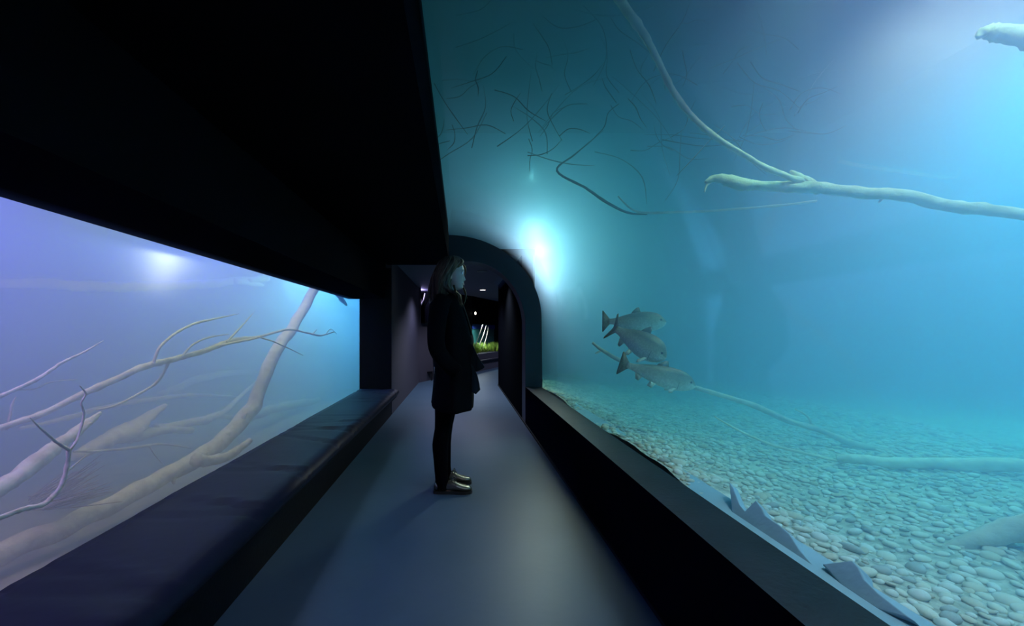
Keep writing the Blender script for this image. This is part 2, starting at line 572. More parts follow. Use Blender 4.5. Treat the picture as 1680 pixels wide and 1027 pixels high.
# ------------------------------------------------------------------ branches
def path(pts, ya, yb=None, cum=None):
    """screen-seen path (px, py, r_px) laid out from distance ya to yb"""
    yb = ya if yb is None else yb
    n = len(pts)
    L = [0.0]
    for i in range(1, n):
        L.append(L[-1] + math.hypot(pts[i][0] - pts[i - 1][0], pts[i][1] - pts[i - 1][1]))
    ps, rs = [], []
    for i, (x, y, r) in enumerate(pts):
        Y = ya + (yb - ya) * L[i] / max(L[-1], 1e-6)
        ps.append(P(x, y, Y))
        rs.append(r * Y / F)
    return ps, rs


def pathx(pts, xa, xb=None):
    """the same, laid out between two distances from the left pane (world x)"""
    xb = xa if xb is None else xb
    n = len(pts)
    ps, rs = [], []
    for i, (x, y, r) in enumerate(pts):
        X = xa + (xb - xa) * i / (n - 1)
        Y = X * F / (x - VX)
        ps.append(P(x, y, Y))
        rs.append(r * Y / F)
    return ps, rs


def wood_mesh(ps, rs, seg=10, rough=0.35, sub=6, seed=0.0, flat=1.0, knots=0):
    p, r = spline(ps, rs, sub)
    for i in range(1, len(p) - 1):
        p[i] = p[i] + Vector((noise.noise(p[i] * 5 + Vector((seed, 0, 0))), noise.noise(p[i] * 5 + Vector((0, seed, 9))), noise.noise(p[i] * 5 + Vector((3, 1, seed))))) * r[i] * 0.3
    bm = bmesh.new()
    add_tube(bm, p, r, seg, rough, flat, seed)
    rnd = random.Random(int(seed * 100) + 3)
    for _ in range(knots):
        i = rnd.randrange(2, len(p) - 2)
        d = Vector((rnd.uniform(-.3, 1), rnd.uniform(-1, 1), rnd.uniform(-.6, 1))).normalized()
        q = [p[i], p[i] + d * r[i] * 1.15, p[i] + d * r[i] * rnd.uniform(1.5, 2.0)]
        add_tube(bm, q, [r[i] * .5, r[i] * .3, r[i] * .12], 6, 0.3, 1.0, seed)
    return bm


def branch(name, label, main, twigs=(), mat='wood', seed=0.0, cat='branch', knots=0, rough=0.35, flat=1.0, seg=10):
    root = thing(name, label, cat, main[0][0])
    link('stem', wood_mesh(*main, seed=seed, knots=knots, rough=rough, flat=flat, seg=seg), M[mat], root)
    for k, t in enumerate(twigs):
        link('twig', wood_mesh(*t, seed=seed + 1.7 * k + .5, seg=7), M[mat], root)
    return root


Z6 = lambda l: [(x * .5259, 440 + y * .5259, r * .5259) for x, y, r in l]

# right tank
branch('branch', 'thick pale branch from the right edge with a thin bough curving up', path(
    [(1158, 300, 3), (1172, 294, 6), (1200, 298, 10), (1222, 302, 10), (1240, 303, 8), (1290, 307, 8.5), (1330, 308, 9), (1400, 314, 9), (1480, 321, 9), (1560, 337, 9.5), (1640, 348, 9), (1740, 364, 9)], 2.75, 2.2),
    [path([(1345, 312, 8), (1325, 299, 8), (1308, 288, 5), (1297, 280, 2)], 2.6),
     path([(1322, 299, 6), (1280, 285, 4.5), (1240, 265, 4.5), (1190, 235, 4.5), (1150, 205, 4.5), (1112, 162, 5), (1090, 120, 5), (1070, 80, 5.5), (1045, 40, 7), (1005, -20, 8)], 2.6, 2.3),
     path([(1172, 294, 3), (1160, 303, 2), (1156, 315, 1)], 2.75)],
    seed=1.0, knots=2)
branch('branch', 'blunt bleached branch end poking in at the upper right corner of the tank', path(
    [(1604, 63, 3), (1614, 54, 9), (1635, 54, 13), (1680, 60, 15), (1760, 74, 18)], 2.1, 2.0), seed=2.2, knots=0)
branch('branch', 'faint straight twig in the haze above the thick pale branch', path(
    [(1376, 264, 3), (1430, 275, 3), (1500, 284, 3), (1562, 292, 2.5), (1576, 276, 1)], 4.6, 4.2), mat='wood_grey', seed=3.1)
branch('branch', 'thin dark twig with a sharp elbow hanging beside the bright lamp glow', path(
    [(990, 214, .8), (945, 252, 1.3), (914, 280, 1.8), (960, 308, 2), (1000, 335, 2.3), (1030, 349, 1.8), (1062, 352, .8)], 4.0, 3.6), mat='wood_dark', seed=4.4)
branch('branch', 'slender brown twig curving level behind the tip of the thick pale branch', path(
    [(1014, 322, 1), (1032, 340, 1.6), (1055, 349, 2), (1110, 348, 2), (1180, 345, 2), (1270, 338, 2), (1340, 330, 2)], 3.9, 3.5), mat='wood_grey', seed=5.4)
branch('branch', 'long thin sunken branch trailing from behind the lowest fish toward the right', path(
    [(972, 562, 2), (984, 572, 2.6), (1010, 588, 3.5), (1040, 602, 3.8), (1080, 618, 3.8), (1140, 636, 4), (1180, 647, 4), (1240, 667, 4.5), (1290, 689, 4.5), (1340, 704, 4.5), (1400, 728, 5), (1480, 745, 5), (1560, 753, 5), (1700, 758, 5)], 3.9, 2.9),
    [path([(988, 575, 2), (981, 578, 1.6), (977, 580, 1)], 4.3), path([(1333, 701, 2.5), (1324, 683, 2), (1304, 671, 1)], 3.5)], mat='wood_grey', seed=6.2)
branch('log', 'pale sunken log lying level above the gravel at the right edge', path(
    [(1374, 754, 4), (1384, 753, 7), (1420, 755, 8), (1470, 760, 9), (1560, 762, 10), (1740, 766, 12)], 2.9, 2.5),
    [path([(1385, 757, 3), (1360, 764, 3.5), (1328, 772, 2)], 2.9), path([(1374, 757, 2.5), (1310, 741, 2.4), (1262, 728, 2.2), (1212, 706, 1.8), (1172, 683, 1)], 2.9, 3.2)],
    mat='wood', seed=7.7, cat='log')
branch('log', 'broad hazy log half sunk in the gravel at the lower right', path(
    [(1530, 915, 5), (1570, 895, 11), (1630, 878, 18), (1720, 852, 26)], 1.86, 1.75), mat='wood_grey', seed=8.3, cat='log')

# left tank
branch('branch', 'thick smooth bough bending up across the left window to its top edge', pathx(Z6(
    [(1010, 20, 13), (985, 60, 15), (945, 130, 15.5), (905, 195, 17), (860, 260, 19), (828, 330, 20), (805, 395, 21), (785, 435, 23), (735, 495, 24), (680, 550, 25), (620, 590, 25), (540, 635, 25), (450, 685, 26), (340, 740, 28), (230, 795, 30), (100, 850, 34), (-60, 920, 38)]), -1.9, -2.3),
    [pathx(Z6([(610, 600, 22), (660, 600, 17), (705, 588, 15), (745, 562, 12), (782, 536, 8)]), -2.05, -1.9)], seed=11.0, knots=6, rough=0.14)
branch('branch', 'long slender branch with many fine twigs crossing behind the thick bough', pathx(Z6(
    [(-40, 508, 9), (100, 466, 10), (240, 402, 10), (320, 365, 10), (400, 330, 10), (470, 301, 10), (530, 288, 9), (620, 264, 8), (705, 232, 8), (760, 219, 6), (805, 215, 4), (850, 203, 3.5), (900, 191, 3.5), (950, 200, 3), (1000, 210, 3), (1042, 198, 1.5)]), -2.1, -1.72),
    [pathx(Z6([(478, 298, 5), (486, 270, 4.5), (500, 243, 4.5), (545, 205, 4.5), (600, 176, 4), (660, 160, 3.5), (745, 142, 1)]), -1.95, -1.9),
     pathx(Z6([(568, 278, 4), (600, 240, 3.5), (650, 216, 3), (715, 206, 1)]), -1.92),
     pathx(Z6([(708, 230, 3.5), (745, 190, 3), (792, 138, 1)]), -1.87),
     pathx(Z6([(528, 290, 5), (510, 328, 4.5), (482, 362, 4.5), (430, 394, 4), (360, 428, 3.5), (300, 442, 2)]), -1.94, -2.1),
     pathx(Z6([(690, 240, 4), (760, 226, 4), (800, 218, 3)]), -1.86, -1.82),
     pathx(Z6([(810, 216, 2.5), (850, 228, 2.4), (900, 250, 2), (945, 272, 1)]), -1.8, -1.74),
     pathx(Z6([(975, 206, 2), (988, 192, 1.4)]), -1.74),
     pathx(Z6([(1015, 207, 2), (1032, 190, 1.2), (1050, 205, 1)]), -1.73)], seed=12.0)
branch('branch', 'straight twig rising to the right in open water at the left edge', pathx(Z6(
    [(-40, 418, 6), (40, 382, 6), (110, 350, 6), (160, 318, 5), (200, 291, 4.5), (260, 262, 3.5), (322, 226, 1)]), -1.9),
    [pathx(Z6([(50, 378, 3), (110, 376, 2.6), (160, 355, 2.2), (240, 347, 1)]), -1.9)], seed=13.0)
branch('branch', 'crooked forked twig nearest the glass in the lower left corner', pathx(Z6(
    [(-30, 790, 7), (30, 768, 8), (70, 752, 7.5), (130, 738, 7.5), (165, 710, 7), (192, 675, 7), (208, 625, 6.5), (217, 566, 6)]), -1.58),
    [pathx(Z6([(217, 568, 5), (180, 545, 4.5), (150, 520, 4), (118, 492, 3), (92, 465, 1)]), -1.58),
     pathx(Z6([(217, 566, 4), (240, 535, 4), (252, 500, 4), (262, 455, 3.5), (254, 420, 3), (268, 392, 3), (248, 366, 1)]), -1.58),
     pathx(Z6([(207, 635, 3), (235, 612, 2), (270, 583, 1)]), -1.58)], seed=14.0, rough=0.5)
branch('log', 'short pale broken log slanting up at the left edge', pathx(Z6(
    [(-60, 720, 24), (0, 690, 24), (60, 645, 26), (120, 600, 26), (180, 553, 20), (250, 500, 15), (312, 452, 6)]), -1.85, -2.0), [], seed=15.0, cat='log', knots=2)
branch('stump', 'broad pale forked stump in mid water behind the slanting log', pathx(Z6(
    [(230, 590, 16), (290, 560, 26), (350, 532, 34), (410, 505, 34), (455, 470, 22), (515, 428, 8)]), -2.7),
    [pathx(Z6([(390, 520, 26), (440, 520, 18), (500, 508, 13), (560, 505, 11), (600, 508, 9)]), -2.7),
     pathx(Z6([(480, 500, 14), (560, 490, 14), (640, 472, 14), (690, 455, 10), (740, 410, 7), (805, 348, 3)]), -2.75),
     pathx(Z6([(680, 458, 8), (740, 468, 7), (815, 466, 3)]), -2.75)], seed=16.0, cat='stump', flat=0.8)
branch('branch', 'thin level stick low behind the thick bough', pathx(Z6(
    [(230, 572, 3), (300, 570, 4), (400, 562, 4.5), (470, 552, 4.5), (505, 549, 3), (560, 555, 2.5), (600, 562, 1)]), -2.3),
    [pathx(Z6([(465, 553, 2), (485, 585, 2), (512, 615, 1)]), -2.3)], mat='wood_grey', seed=17.0)
branch('branch', 'hazy level branch above the forked stump', pathx(Z6(
    [(60, 500, 6), (180, 475, 8), (300, 442, 9), (400, 420, 8), (480, 410, 8), (600, 396, 7), (740, 402, 3)]), -3.1), mat='wood_grey', seed=18.0)
branch('branch', 'faint arched branch far back between stump and slender branch', pathx(Z6(
    [(500, 400, 14), (560, 370, 10), (640, 340, 10), (740, 325, 9), (900, 322, 8)]), -3.6), mat='wood_grey', seed=18.6)
branch('log', 'faint far log with a split end near the right end of the left window', pathx(Z6(
    [(780, 462, 16), (850, 440, 14), (920, 424, 13), (985, 415, 11), (1022, 408, 6)]), -2.6),
    [pathx(Z6([(985, 418, 8), (1010, 430, 6), (1030, 425, 3)]), -2.6)], mat='wood_grey', seed=19.0, cat='log')
branch('log', 'long faint log in place of a branch reflection near the top of the left window', pathx(  # log added where a branch reflection lies in the pane
    [(-40, 462, 9), (80, 466, 9), (160, 470, 9), (250, 470, 8), (330, 466, 7), (400, 460, 6), (440, 457, 4)], -3.9, -3.1),
    [pathx([(385, 461, 5), (420, 466, 4), (432, 468, 2)], -3.22, -3.12), pathx([(410, 460, 4), (440, 450, 3), (462, 442, 1)], -3.15, -3.0)], mat='wood_grey', seed=20.0, cat='log')
branch('branch', 'short dark stick hanging at the top right corner of the left window', pathx(
    [(536, 466, 3.5), (552, 482, 3.8), (562, 493, 3.5), (568, 500, 2)], -1.75), mat='wood_dark', seed=21.0)
branch('branch', 'pale leaning twig low at the left edge beside the broken log', pathx(Z6(
    [(20, 505, 3), (30, 460, 4), (38, 425, 4), (50, 400, 1)]), -2.2), mat='wood_grey', seed=22.0)


def brush(name, label, cx, cy, Y, n, spread, length, ang, mat, seed):
    rnd = random.Random(seed)
    bm = bmesh.new()
    for _ in range(n):
        a = ang + rnd.uniform(-spread, spread)
        l = length * rnd.uniform(0.5, 1)
        x0, y0 = cx + rnd.uniform(-16, 16), cy + rnd.uniform(-12, 12)
        pts = [(x0, y0, 1.1), (x0 + l * .5 * math.cos(a), y0 - l * .5 * math.sin(a) + rnd.uniform(-4, 4), 0.9), (x0 + l * math.cos(a), y0 - l * math.sin(a), .5)]
        Yk = Y * rnd.uniform(.96, 1.04)
        ps, rs = path(pts, Yk)
        p, r = spline(ps, rs, 4)
        add_tube(bm, p, r, 5)
    o = link(name, bm, M[mat])
    return tag(o, label, 'twigs', kind='stuff')


brush('brushwood', 'fan of fine pale twigs low behind the crooked twig', 62, 826, 2.55, 70, 0.28, 125, 0.35, 'wood_grey', 4)

# tangle of dark roots hanging over the tunnel
bmT = bmesh.new()
rt = random.Random(8)
for _ in range(230):
    px, py = rt.uniform(700, 1330), rt.uniform(-60, 260) - 0
    if py > 270 - abs(px - 900) * 0.1:
        continue
    Y = rt.uniform(2.9, 4.2)
    a = rt.uniform(0, 6.28)
    l = rt.uniform(40, 150)
    pts = []
    for k in range(4):
        pts.append((px, py, rt.uniform(.5, 1.0) if k < 3 else .25))
        px += l / 3 * math.cos(a)
        py += l / 3 * math.sin(a)
        a += rt.uniform(-.7, .7)
    ps, rs = path(pts, Y, Y * rt.uniform(.93, 1.07))
    if min(v.z for v in ps) < 2.5 and min(v.x for v in ps) < 1.15:
        ps = [v + Vector((0, 0, 2.55 - min(q.z for q in ps))) for v in ps]
    if min(v.x for v in ps) < -.5 or max(v.z for v in ps) > 3.38:
        continue
    p, r = spline(ps, rs, 4)
    add_tube(bmT, p, r, 5)
tang = link('root_tangle', bmT, M['wood_dark'])
tag(tang, 'tangle of thin dark roots in the water above the tunnel roof', 'roots', kind='stuff')

# ------------------------------------------------------------------ made-up slabs for unidentified blue shapes by the pane
def made_up_slab(label, poly, xw, t, seed):
    """jagged upright slab: outline as seen, standing parallel to the pane, with thickness"""
    bm = bmesh.new()
    rnd = random.Random(seed)
    pts = []
    for x, y in poly:
        Y = (xw + H - 0.38) / ((x - VX) / F + (y - VY) / F)      # leans back from the pane
        p = P(x, y, Y)
        pts.append(p)
    c = sum(pts, Vector()) / len(pts)
    loc = Vector((c.x, c.y, min(p.z for p in pts)))
    f = [bm.verts.new(p - loc) for p in pts]
    b = [bm.verts.new(p - loc + Vector((t * .7, 0.01 * rnd.uniform(-1, 1), -t * .7))) for p in pts]
    n = len(pts)
    for i in range(n):
        bm.faces.new((f[i], f[(i + 1) % n], b[(i + 1) % n], b[i]))
    bm.faces.new(f)
    bm.faces.new(b)
    bmesh.ops.triangulate(bm, faces=[q for q in bm.faces if len(q.verts) > 4])
    o = link('jagged_slab', bm, M['made_up_slab'], smooth=False)
    o.location = loc
    bv = o.modifiers.new('bevel', 'BEVEL')
    bv.width = 0.004
    bv.segments = 2
    return tag(o, label, 'rock')


made_up_slab('jagged two-pointed blue slab made up for a shape against the pane', [(1196, 790), (1203, 800), (1214, 828), (1222, 838), (1240, 820), (1250, 834), (1256, 846), (1280, 862), (1294, 874), (1312, 902), (1340, 934), (1300, 925), (1210, 860), (1200, 838)], 1.08, 0.05, 1)
made_up_slab('low blunt blue slab made up for a shape against the pane at the bottom edge', [(1348, 925), (1372, 922), (1398, 919), (1408, 930), (1418, 950), (1440, 972), (1466, 992), (1500, 1018), (1440, 1000), (1380, 960)], 1.08, 0.05, 2)


# ------------------------------------------------------------------ fish
def fish(label, head, tail, Yh, Yt, depth_px, bend, seed):
    """head and tail fork as seen; body depth in px"""
    hd, tl = P(head[0], head[1], Yh), P(tail[0], tail[1], Yt)
    L = (hd - tl).length
    ax = (hd - tl).normalized()
    side = ax.cross(Vector((0, 0, 1))).normalized()
    upv = side.cross(ax).normalized()
    dep = depth_px * (Yh + Yt) / 2 / F
    bm = bmesh.new()
    lay = bm.verts.layers.float.new('belly')
    prof = [(0.0, .04), (.015, .12), (.04, .21), (.09, .33), (.16, .43), (.25, .49), (.36, .5), (.47, .47), (.58, .40), (.68, .31), (.76, .23), (.83, .165), (.89, .14), (.93, .15)]
    seg = 20

    def spine(t):
        return hd - ax * (t * L) + side * (bend * L * math.sin(t * 3.0) * t) + upv * (-0.01 * L * math.sin(t * 3.1))

    rings = []
    for t, h in prof:
        c = spine(t)
        w = h * (0.62 if t < .6 else 0.62 - (t - .6) * 1.1)
        off = -0.06 * math.exp(-((t - .02) / .06) ** 2) * dep
        ring = []
        for k in range(seg):
            a = 2 * math.pi * k / seg
            s = math.sin(a)
            v = bm.verts.new(c + upv * (s * h * dep + off) + side * (math.cos(a) * w * dep * (1 - 0.15 * max(0, -s))))
            v[lay] = 0.5 + 0.5 * s * (h / 0.5) * .9 + (0.12 if t < .06 and s > 0 else 0) - (0.14 if (t < .1 and s < .15) else 0)
            ring.append(v)
        rings.append(ring)
    for i in range(len(rings) - 1):
        for k in range(seg):
            bm.faces.new((rings[i][k], rings[i][(k + 1) % seg], rings[i + 1][(k + 1) % seg], rings[i + 1][k]))
    bm.faces.new(rings[0])
    bm.faces.new(rings[-1])

    def fin(pts, thick, val):
        """pts: (t along body, up offset in depths, side offset in depths)"""
        A, B = [], []
        for t, u, s in pts:
            c = spine(t) + upv * (u * dep) + side * (s * dep)
            for lst, sg in ((A, 1), (B, -1)):
                v = bm.verts.new(c + side * (sg * thick * dep))
                v[lay] = val
                lst.append(v)
        n = len(pts)
        for i in range(n):
            bm.faces.new((A[i], A[(i + 1) % n], B[(i + 1) % n], B[i]))
        fa = [bm.faces.new(A), bm.faces.new(B)]
        bmesh.ops.triangulate(bm, faces=fa)

    fin([(.90, .12, 0), (.95, .30, .0), (1.02, .56, 0), (1.03, .50, 0), (.99, .16, 0), (.975, .0, 0), (.99, -.16, 0), (1.03, -.5, 0), (1.02, -.56, 0), (.95, -.30, 0), (.90, -.12, 0)], .02, .8)
    fin([(.40, .46, 0), (.43, .72, 0), (.47, .70, 0), (.54, .50, 0), (.56, .38, 0)], .018, .85)
    fin([(.68, -.27, 0), (.73, -.52, 0), (.77, -.48, 0), (.80, -.16, 0)], .016, .45)
    for s in (1, -1):
        fin([(.24, -.34, .2 * s), (.30, -.60, .42 * s), (.335, -.62, .46 * s), (.345, -.52, .36 * s), (.29, -.36, .2 * s)], .014, .3)
        fin([(.50, -.42, .12 * s), (.55, -.66, .2 * s), (.59, -.62, .22 * s), (.57, -.38, .12 * s)], .014, .3)
    # gill line and mouth as raised ridges on the body
    for s in (1, -1):
        pts = []
        for k in range(7):
            a = math.radians(-62 + 20 * k)
            t = .215 + .02 * math.cos(a)
            c = spine(t)
            pts.append(c + upv * (math.sin(a) * .455 * dep) + side * (s * math.cos(a) * .285 * dep))
        n0 = len(bm.verts)
        add_tube(bm, pts, [.012 * dep] * 7, 5)
        bm.verts.ensure_lookup_table()
        for v in list(bm.verts)[n0:]:
            v[lay] = .95
    loc = (hd + tl) / 2
    for v in bm.verts:
        v.co -= loc
    root = link('fish', bm, M['fish'])
    root.location = loc
    for s in (1, -1):
        be = bmesh.new()
        c = spine(.085) + upv * (.07 * dep) + side * (s * .185 * dep) - loc
        bmesh.ops.create_uvsphere(be, u_segments=12, v_segments=8, radius=.032 * dep + .003)
        for v in be.verts:
            v.co += c
        link('eye', be, M['fish_eye'], root)
    tag(root, label, 'fish', 'grey carp swimming together')
    return root


fish('topmost grey fish of the three with pale belly swimming level to the right', (1093, 527), (991, 527), 3.45, 3.6, 33, 0.02, 1)
fish('middle grey fish of the three with white lips and chin, tail swept up', (1094, 586), (1004, 536), 3.2, 3.4, 44, -0.05, 2)
fish('lowest and longest grey fish of the three, nose down to the right', (1142, 632), (1020, 596), 3.15, 3.25, 36, 0.02, 3)

# ------------------------------------------------------------------ far room
far = [(-0.955, 10.2), (-0.60, 11.05), (0.30, 12.6), (1.35, 15.2), (2.4, 17.6)]


def wall_piece(name, a, b, z0, z1, mat, t=0.1, off=0.0):
    """upright slab from a to b (plan), its front face on the line"""
    d = (Vector((b[0], b[1], 0)) - Vector((a[0], a[1], 0))).normalized()
    nrm = Vector((-d.y, d.x, 0))      # away from the room
    A, B = Vector((a[0], a[1], 0)) + nrm * off, Vector((b[0], b[1], 0)) + nrm * off
    bm = bmesh.new()
    vs = []
    for q in (A, B):
        for k in (0, t):
            for z in (z0, z1):
                vs.append(bm.verts.new((q.x + nrm.x * k, q.y + nrm.y * k, z)))
    for f in [(0, 1, 3, 2), (4, 6, 7, 5), (0, 4, 5, 1), (2, 3, 7, 6), (0, 2, 6, 4), (1, 5, 7, 3)]:
        bm.faces.new([vs[i] for i in f])
    return link(name, bm, mat, smooth=False)


def lerp(a, b, t):
    return (a[0] + (b[0] - a[0]) * t, a[1] + (b[1] - a[1]) * t)


FC = 2.13
struct(box('ceiling_far', -3, 6, 9.46, 19, FC, 2.3, M['far_ceil']))
struct(box('ceiling_passage', -3, 0.925, YA + 0.31, 9.455, FC, 2.16, M['far_ceil']))
# left far wall with a lit display niche
n0, n1 = lerp(far[0], far[1], 0.12), lerp(far[0], far[1], 0.98)
struct(wall_piece('wall_far_left', far[0], far[1], 0, 1.36, M['far_wall'], .35))
struct(wall_piece('wall_far_left_end', far[0], n0, 1.36, FC, M['far_wall'], .35))
struct(wall_piece('wall_far_back', far[1], far[2], 0, FC, M['black'], .35))
struct(wall_piece('wall_niche_back', n0, n1, 1.30, FC, M['tank_violet'], .05, off=.6))
struct(wall_piece('trim_5', n0, n1, 1.33, 1.365, M['black'], .12, off=-.10))
# right far wall holds the planted tank
t0, t1 = (0.30, 12.6), (1.9, 16.5)
struct(wall_piece('wall_far_low', t0, t1, 0, 0.50, M['far_wall'], .9))
struct(wall_piece('wall_far_high', t0, t1, 1.385, FC, M['black_matt'], .9))
struct(wall_piece('trim_6', t0, t1, 0.30, 0.33, M['frame'], .12, off=-.12))
struct(wall_piece('wall_planted_tank_back', t0, t1, 0.50, 1.385, M['far_water'], .05, off=.75))
struct(wall_piece('trim_7', t0, t1, 1.24, 1.385, M['far_blue'], .02, off=.72))
struct(wall_piece('window_3', t0, t1, 0.50, 1.385, M['pane'], .02, off=.02))
struct(box('wall_far_right', 5.9, 6, 9.7, 19, 0, FC, M['black']))
struct(box('wall_far_end', -3, 6, 18.9, 19, 0, FC, M['black']))
struct(box('wall_far_return', 1.05, 6, 9.45, 9.7, 0, FC, M['black']))

dirT = (Vector((t1[0], t1[1], 0)) - Vector((t0[0], t0[1], 0))).normalized()
nT = Vector((-dirT.y, dirT.x, 0))


def in_tank(s, d, z):
    return Vector((t0[0], t0[1], 0)) + dirT * s + nT * d + Vector((0, 0, z))


rq = random.Random(3)
for k in range(9):
    s = 0.5 + k * 0.32
    base = in_tank(s, rq.uniform(.2, .5), 0.50)
    bm = bmesh.new()
    for _ in range(60):
        q = Vector((rq.gauss(0, .09), rq.gauss(0, .09), 0))
        hgt = rq.uniform(.1, .32)
        lean = Vector((rq.uniform(-.1, .1), rq.uniform(-.1, .1), hgt))
        pts = [q, q + lean * .5 + Vector((rq.uniform(-.02, .02), 0, 0)), q + lean]
        add_tube(bm, pts, [.006, .014, .003], 5, flat=.35)
    o = link('water_plant', bm, M['plant'])
    o.location = base
    tag(o, 'bushy yellow green water plant on the floor of the distant tank', 'plant', 'water plants in the distant tank')
for k, (s, z0_, s2, z2) in enumerate([(0.25, .75, .62, 1.36), (0.9, .62, 1.55, 1.36), (1.35, .7, 1.9, 1.36), (1.7, .6, 2.1, 1.30)]):
    a, b = in_tank(s, .3, z0_), in_tank(s2, .25, z2)
    bm = bmesh.new()
    p, r = spline([a, a.lerp(b, .5) + Vector((.03, 0, .03)), b], [.013, .011, .007], 6)
    add_tube(bm, p, r, 7, .3)
    o = link('tank_stick', bm, M['wood'])
    tag(o, ['leftmost pale stick leaning in the distant planted tank', 'second pale stick from the left in the distant planted tank',
            'third pale stick from the left in the distant planted tank', 'last pale stick at the right edge of the distant planted tank'][k], 'stick', 'sticks in the distant tank')

# antler-like branch in the niche
nb = Vector((*lerp(n0, n1, .55), 0)) + Vector((-.25, .1, 0))
bm = bmesh.new()
for pts in ([(0, 0, 1.37), (-.02, 0, 1.6), (.03, 0, 1.85), (.0, 0, 2.1)], [(-.01, 0, 1.65), (-.1, 0, 1.82), (-.12, 0, 2.0)], [(.02, 0, 1.75), (.1, 0, 1.9), (.13, 0, 2.05)]):
    ps = [Vector(q) + nb for q in pts]
    p, r = spline(ps, [.022, .018, .014, .006][:len(ps)], 6)
    add_tube(bm, p, r, 7, .3)
tag(link('display_branch', bm, M['wood_grey']), 'small bare branch standing in the violet lit niche behind the woman', 'branch')
# low dark stool by the far left wall
st = thing('low_stool', 'low black stool against the far wall behind the woman', 'stool', P(701, 622, 10.7))
sl = Vector(st.location)
box('seat', sl.x - .11, sl.x + .13, sl.y - .12, sl.y + .05, .17, .21, M['black'], st)
for dx, dy in ((-.10, -.10), (.10, -.10), (-.10, .03), (.10, .03)):
    box('leg', sl.x + dx, sl.x + dx + .025, sl.y + dy, sl.y + dy + .02, 0, .17, M['black'], st)


def downlight(px, py, lit, label):
    Y = F * (FC - H) / (VY - py)
    c = P(px, py, Y)
    t = thing('ceiling_downlight', label, 'ceiling light', (c.x, c.y, FC))
    bm = bmesh.new()
    ro, ri, n = .085, .062, 28
    R = []
    for r, z in ((ro, FC - .001), (ro, FC - .012), (ri, FC - .012), (ri, FC - .001)):
        R.append([bm.verts.new((c.x + r * math.cos(2 * math.pi * k / n), c.y + r * math.sin(2 * math.pi * k / n), z)) for k in range(n)])
    for i in range(4):
        for k in range(n):
            bm.faces.new((R[i][k], R[i][(k + 1) % n], R[(i + 1) % 4][(k + 1) % n], R[(i + 1) % 4][k]))
    link('rim', bm, M['metal'], t)
    bm = bmesh.new()
    bmesh.ops.create_cone(bm, cap_ends=True, segments=28, radius1=ri, radius2=ri, depth=.008, matrix=Matrix.Translation((c.x, c.y, FC - .0055)))
    link('lens', bm, M['lamp'] if lit else M['lamp_off'], t)
    return c


d1 = downlight(792, 475, True, 'lit round downlight in the far room ceiling')
downlight(791, 444.5, False, 'unlit round downlight in the ceiling nearer than the lit one')
# small wall lamp above the planted tank
wl = P(780, 514, 12.75)
t = thing('wall_lamp', 'tiny bright lamp glowing on the black wall above the distant tank', 'lamp', wl)
bm = bmesh.new()
bmesh.ops.create_uvsphere(bm, u_segments=14, v_segments=10, radius=.03, matrix=Matrix.Translation(wl) @ Matrix.Diagonal((.8, .8, 1.3, 1)))
link('bulb', bm, emission('wall_lamp_bulb', (1, .95, .8), 6), t)
bm = bmesh.new()
bmesh.ops.create_cone(bm, cap_ends=True, segments=14, radius1=.02, radius2=.02, depth=.14, matrix=Matrix.Translation(wl + nT * .09) @ Matrix.Rotation(math.pi / 2, 4, 'X'))
link('bracket', bm, M['black'], t)

# ------------------------------------------------------------------ the woman
WY, WXP = 3.31, 745.0
SC = WY / F
WROOT = Vector(((WXP - VX) * SC, WY, 0))
woman = thing('person', 'woman in a dark knee length coat and pewter lace-up shoes watching the big tank', 'person', WROOT)


def wx(px):
    return (px - WXP) * SC + WROOT.x


def wz(py):
    return H + (VY - py) * SC


def W(px, dy, py):
    return Vector((wx(px), WROOT.y + dy, wz(py)))


def loft(bm, rings, seg=40, mod=None, cap=True, mi=0, expo=1.0):
    """rings: (py, x_back, x_front, half width) -> closed body"""
    R = []
    for py, xb, xf, w in rings:
        xc = (wx(xb) + wx(xf)) / 2
        a = (wx(xf) - wx(xb)) / 2
        ring = []
        for k in range(seg):
            t = 2 * math.pi * k / seg
            c, s = math.cos(t), math.sin(t)
            if expo != 1.0:
                c = math.copysign(abs(c) ** expo, c)
                s = math.copysign(abs(s) ** expo, s)
            v = Vector((xc + a * c, WROOT.y + w * s, wz(py)))
            if mod:
                v = mod(v, t, py)
            ring.append(bm.verts.new(v))
        R.append(ring)
    for i in range(len(R) - 1):
        for k in range(seg):
            bm.faces.new((R[i][k], R[i][(k + 1) % seg], R[i + 1][(k + 1) % seg], R[i + 1][k])).material_index = mi
    if cap:
        bm.faces.new(R[0]).material_index = mi
        bm.faces.new(R[-1]).material_index = mi
    return R


def interp(tab, py):
    for i in range(len(tab) - 1):
        if tab[i][0] <= py <= tab[i + 1][0]:
            t = (py - tab[i][0]) / (tab[i + 1][0] - tab[i][0])
            t = t * t * (3 - 2 * t) * .35 + t * .65
            return [a + (b - a) * t for a, b in zip(tab[i][1:], tab[i + 1][1:])]
    return list(tab[-1][1:] if py > tab[-1][0] else tab[0][1:])


def dense(tab, step):
    out, py = [], tab[0][0]
    while py < tab[-1][0]:
        out.append((py, *interp(tab, py)))
        py += step
    out.append(tuple(tab[-1]))
    return out


